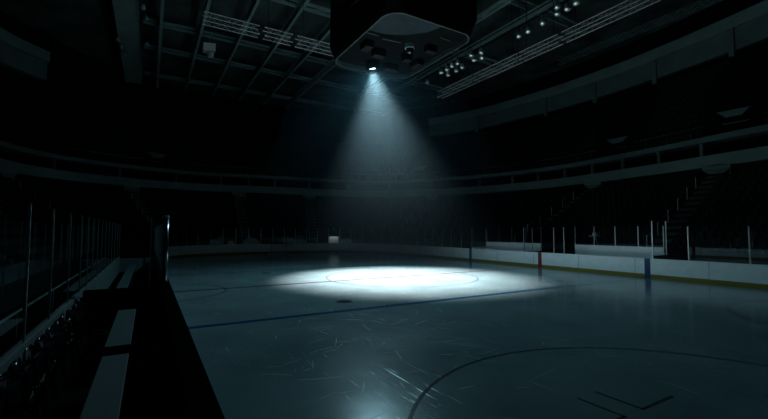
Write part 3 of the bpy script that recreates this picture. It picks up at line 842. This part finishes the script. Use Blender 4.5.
rp = [(-2.78, -1.1), (-2.78, -2.9), (-2.55, -3.45), (-1.95, -3.7), (.7, -3.7), (.3, -2.6), (-.6, -1.7), (-1.6, -1.2)]
MB().prism(rp, .12, .21).build('bounce_tint_plate', 'bounce_tint', sb)  # paler plate painted in for bounce light on the near corner
for k in range(4):
    a = PI/2*k; c, s_ = math.cos(a), math.sin(a); hh = HX if k % 2 == 0 else HY; ww = (HY if k % 2 == 0 else HX)-.45
    MB().obox((hh*c, hh*s_, 4.8), (-s_*ww, c*ww, 0), (c*.05, s_*.05, 0), (0, 0, 2.6)).build('screen', 'screen', sb)
for x, y, z0, w, d, h in ((-.9, .9, -.25, .8, .5, .45), (.9, .4, -.3, .5, .5, .5), (1.6, -1.2, -.2, .7, .4, .4), (-2.0, .4, -.2, .5, .8, .4), (2.1, 1.0, -.2, .5, .9, .4), (.9, 2.4, -.22, 1.0, .5, .4)):
    MB().box(x-w/2, x+w/2, y-d/2, y+d/2, z0, .215).build('equipment_box', 'housing', sb)
dm = MB().lathe([(.0, -.42), (.14, -.38), (.22, -.26), (.25, -.1), (.25, .1)], (.35, -.75, 0), 18, cap=False).build('dome_camera', 'gloss', sb, smooth=True)
MB().lathe([(.26, -.1), (.29, -.08), (.29, .2)], (.35, -.75, 0), 18, cap=False).build('collar', 'steel', dm)
for a, b in (((-2.7, -.9, .08), (-1.9, -.9, .08)), ((-1.6, -.75, .05), (-.4, -.9, .05)), ((1.2, -2.6, .05), (2.0, -2.6, .05))): MB().tube([a, b], .03, 6).build('light_bar', 'rim', sb)
for s in (-1, 1):
    for q in (-1, 1): MB().tube([(s*2.4, q*3.2, 8.7), (s*2.6, q*3.5, 9.9)], .03, 6).build('hanger_cable', 'black', sb)

# ------------------------------------------------------------------ the one lit spotlight under the scoreboard
LP = Vector((12.27, 2.4, 13.55)); AIM = Vector((12.9, .1, 0)); ax = (AIM-LP).normalized()
sp = thing('hanging_spotlight', 'single lit spotlight under the scoreboard aiming at centre ice', 'spotlight', LP)
qt = (-ax).to_track_quat('Z', 'Y').to_matrix().to_4x4()
def rot(mb): mb.v = [tuple(qt @ Vector(v)) for v in mb.v]; return mb
rot(MB().lathe([(.42, .44), (.42, 0), (.45, 0), (.45, .45), (.30, .58), (.10, .62)], n=28, cap=False)).build('housing', 'black', sp, smooth=False)
LENS = emit_mat('glowing lamp lens', (.70, .94, 1.0), 12.)
rot(MB().lathe([(.0, .40), (.40, .40), (.40, .43), (.0, .43)], n=28, cap=False)).build('lens', LENS, sp)
MB().tube([(-.48, 0, .2), (-.48, 0, .62), (.48, 0, .62), (.48, 0, .2)], .025, 8).build('yoke', 'black', sp)
MB().lathe([(.12, .60), (.12, .655)], n=12).build('hanger_clamp', 'black', sp)
ld = bpy.data.lights.new('spot', 'SPOT'); lo = bpy.data.objects.new('spot', ld); COL.objects.link(lo)
lo.location = LP-ax*.34; lo.rotation_euler = (-ax).to_track_quat('Z', 'Y').to_euler()
ld.energy = 190000; ld.color = (1.0, .975, .96); ld.spot_size = math.radians(63); ld.spot_blend = .8; ld.shadow_soft_size = .38

# added unseen lamp at the spotlight's mouth, aimed off-axis for wide spill and glare
l2 = bpy.data.lights.new('spill', 'SPOT'); q2 = bpy.data.objects.new('spill', l2); COL.objects.link(q2)
sa = (Vector((10.0, -1.5, 0))-LP).normalized()
q2.location = LP+ax*.03; q2.rotation_euler = (-sa).to_track_quat('Z', 'Y').to_euler()
l2.energy = 6300; l2.color = (.43, .84, 1.0); l2.spot_size = math.radians(150); l2.spot_blend = .9; l2.shadow_soft_size = .38

# ------------------------------------------------------------------ haze hanging in the beam (thicker under the roof)
def haze():
    m, nt, out = new_mat('theatrical haze')
    N = nt.nodes.new; L = nt.links.new
    tc = N('ShaderNodeTexCoord'); sx = N('ShaderNodeSeparateXYZ'); L(tc.outputs['Object'], sx.inputs[0])
    mr = N('ShaderNodeMapRange'); mr.inputs['From Min'].default_value = 2.5; mr.inputs['From Max'].default_value = 12.5
    mr.inputs['To Min'].default_value = 0; mr.inputs['To Max'].default_value = 1
    L(sx.outputs['Z'], mr.inputs['Value'])
    pw = N('ShaderNodeMath'); pw.operation = 'POWER'; pw.inputs[1].default_value = 1.45; L(mr.outputs[0], pw.inputs[0])
    nz = N('ShaderNodeTexNoise'); nz.inputs['Scale'].default_value = .35; nz.inputs['Detail'].default_value = 2
    L(tc.outputs['Object'], nz.inputs['Vector'])
    nr = N('ShaderNodeMapRange'); nr.inputs['To Min'].default_value = .75; nr.inputs['To Max'].default_value = 1.25; L(nz.outputs['Fac'], nr.inputs['Value'])
    mu = N('ShaderNodeMath'); mu.operation = 'MULTIPLY'; L(pw.outputs[0], mu.inputs[0]); L(nr.outputs[0], mu.inputs[1])
    de = N('ShaderNodeMath'); de.operation = 'MULTIPLY_ADD'; de.inputs[1].default_value = .00120; de.inputs[2].default_value = .00012; L(mu.outputs[0], de.inputs[0])
    vs = N('ShaderNodeVolumeScatter'); vs.inputs['Color'].default_value = (.44, .82, 1, 1)
    L(de.outputs[0], vs.inputs['Density']); L(vs.outputs[0], out.inputs['Volume'])
    try: m.cycles.volume_sampling = 'MULTIPLE_IMPORTANCE'; m.cycles.volume_step_rate = 1.0
    except Exception: pass
    return m
hz = MB()
n = 40; o0 = 0
prof = [(9.6, .35), (9.6, .5), (1.1, 13.9)]
prof = [(9.6, .3), (5.0, 13.40)]
for r, z in prof:
    tt = z/LP.z
    cxx, cyy = AIM.x+(LP.x-AIM.x)*tt, AIM.y+(LP.y-AIM.y)*tt
    hz.v += [(cxx+r*math.cos(2*PI*k/n), cyy+r*math.sin(2*PI*k/n), z) for k in range(n)]
for k in range(n): k2 = (k+1) % n; hz.f.append((k, k2, n+k2, n+k))
hz.f.append(tuple(reversed(range(n)))); hz.f.append(tuple(range(n, 2*n)))
h = hz.build('haze', haze())
tag(h, 'pale bluish cone of lit haze falling from the spotlight to centre ice', 'haze', kind='stuff')

# ------------------------------------------------------------------ added faint teal ambient fill, entering by the unbuilt near end
w = bpy.data.worlds.new('world'); SC.world = w; w.use_nodes = True
bg = w.node_tree.nodes['Background']; bg.inputs['Color'].default_value = (.15, .75, .80, 1); bg.inputs['Strength'].default_value = .005

# ------------------------------------------------------------------ view
vs_ = SC.view_settings; SC.display_settings.display_device = 'sRGB'
vs_.view_transform = 'Standard'; vs_.look = 'None'; vs_.gamma = 1; vs_.use_curve_mapping = False; vs_.exposure = 0
cy = SC.cycles
cy.use_denoising = True
try: cy.denoiser = 'OPENIMAGEDENOISE'; cy.denoising_prefilter = 'ACCURATE'
except Exception: pass
cy.max_bounces = 6; cy.diffuse_bounces = 3; cy.glossy_bounces = 3; cy.transparent_max_bounces = 48; cy.volume_bounces = 0
cy.sample_clamp_indirect = 6; cy.use_adaptive_sampling = False
cy.volume_step_rate = 1.0; cy.volume_max_steps = 128
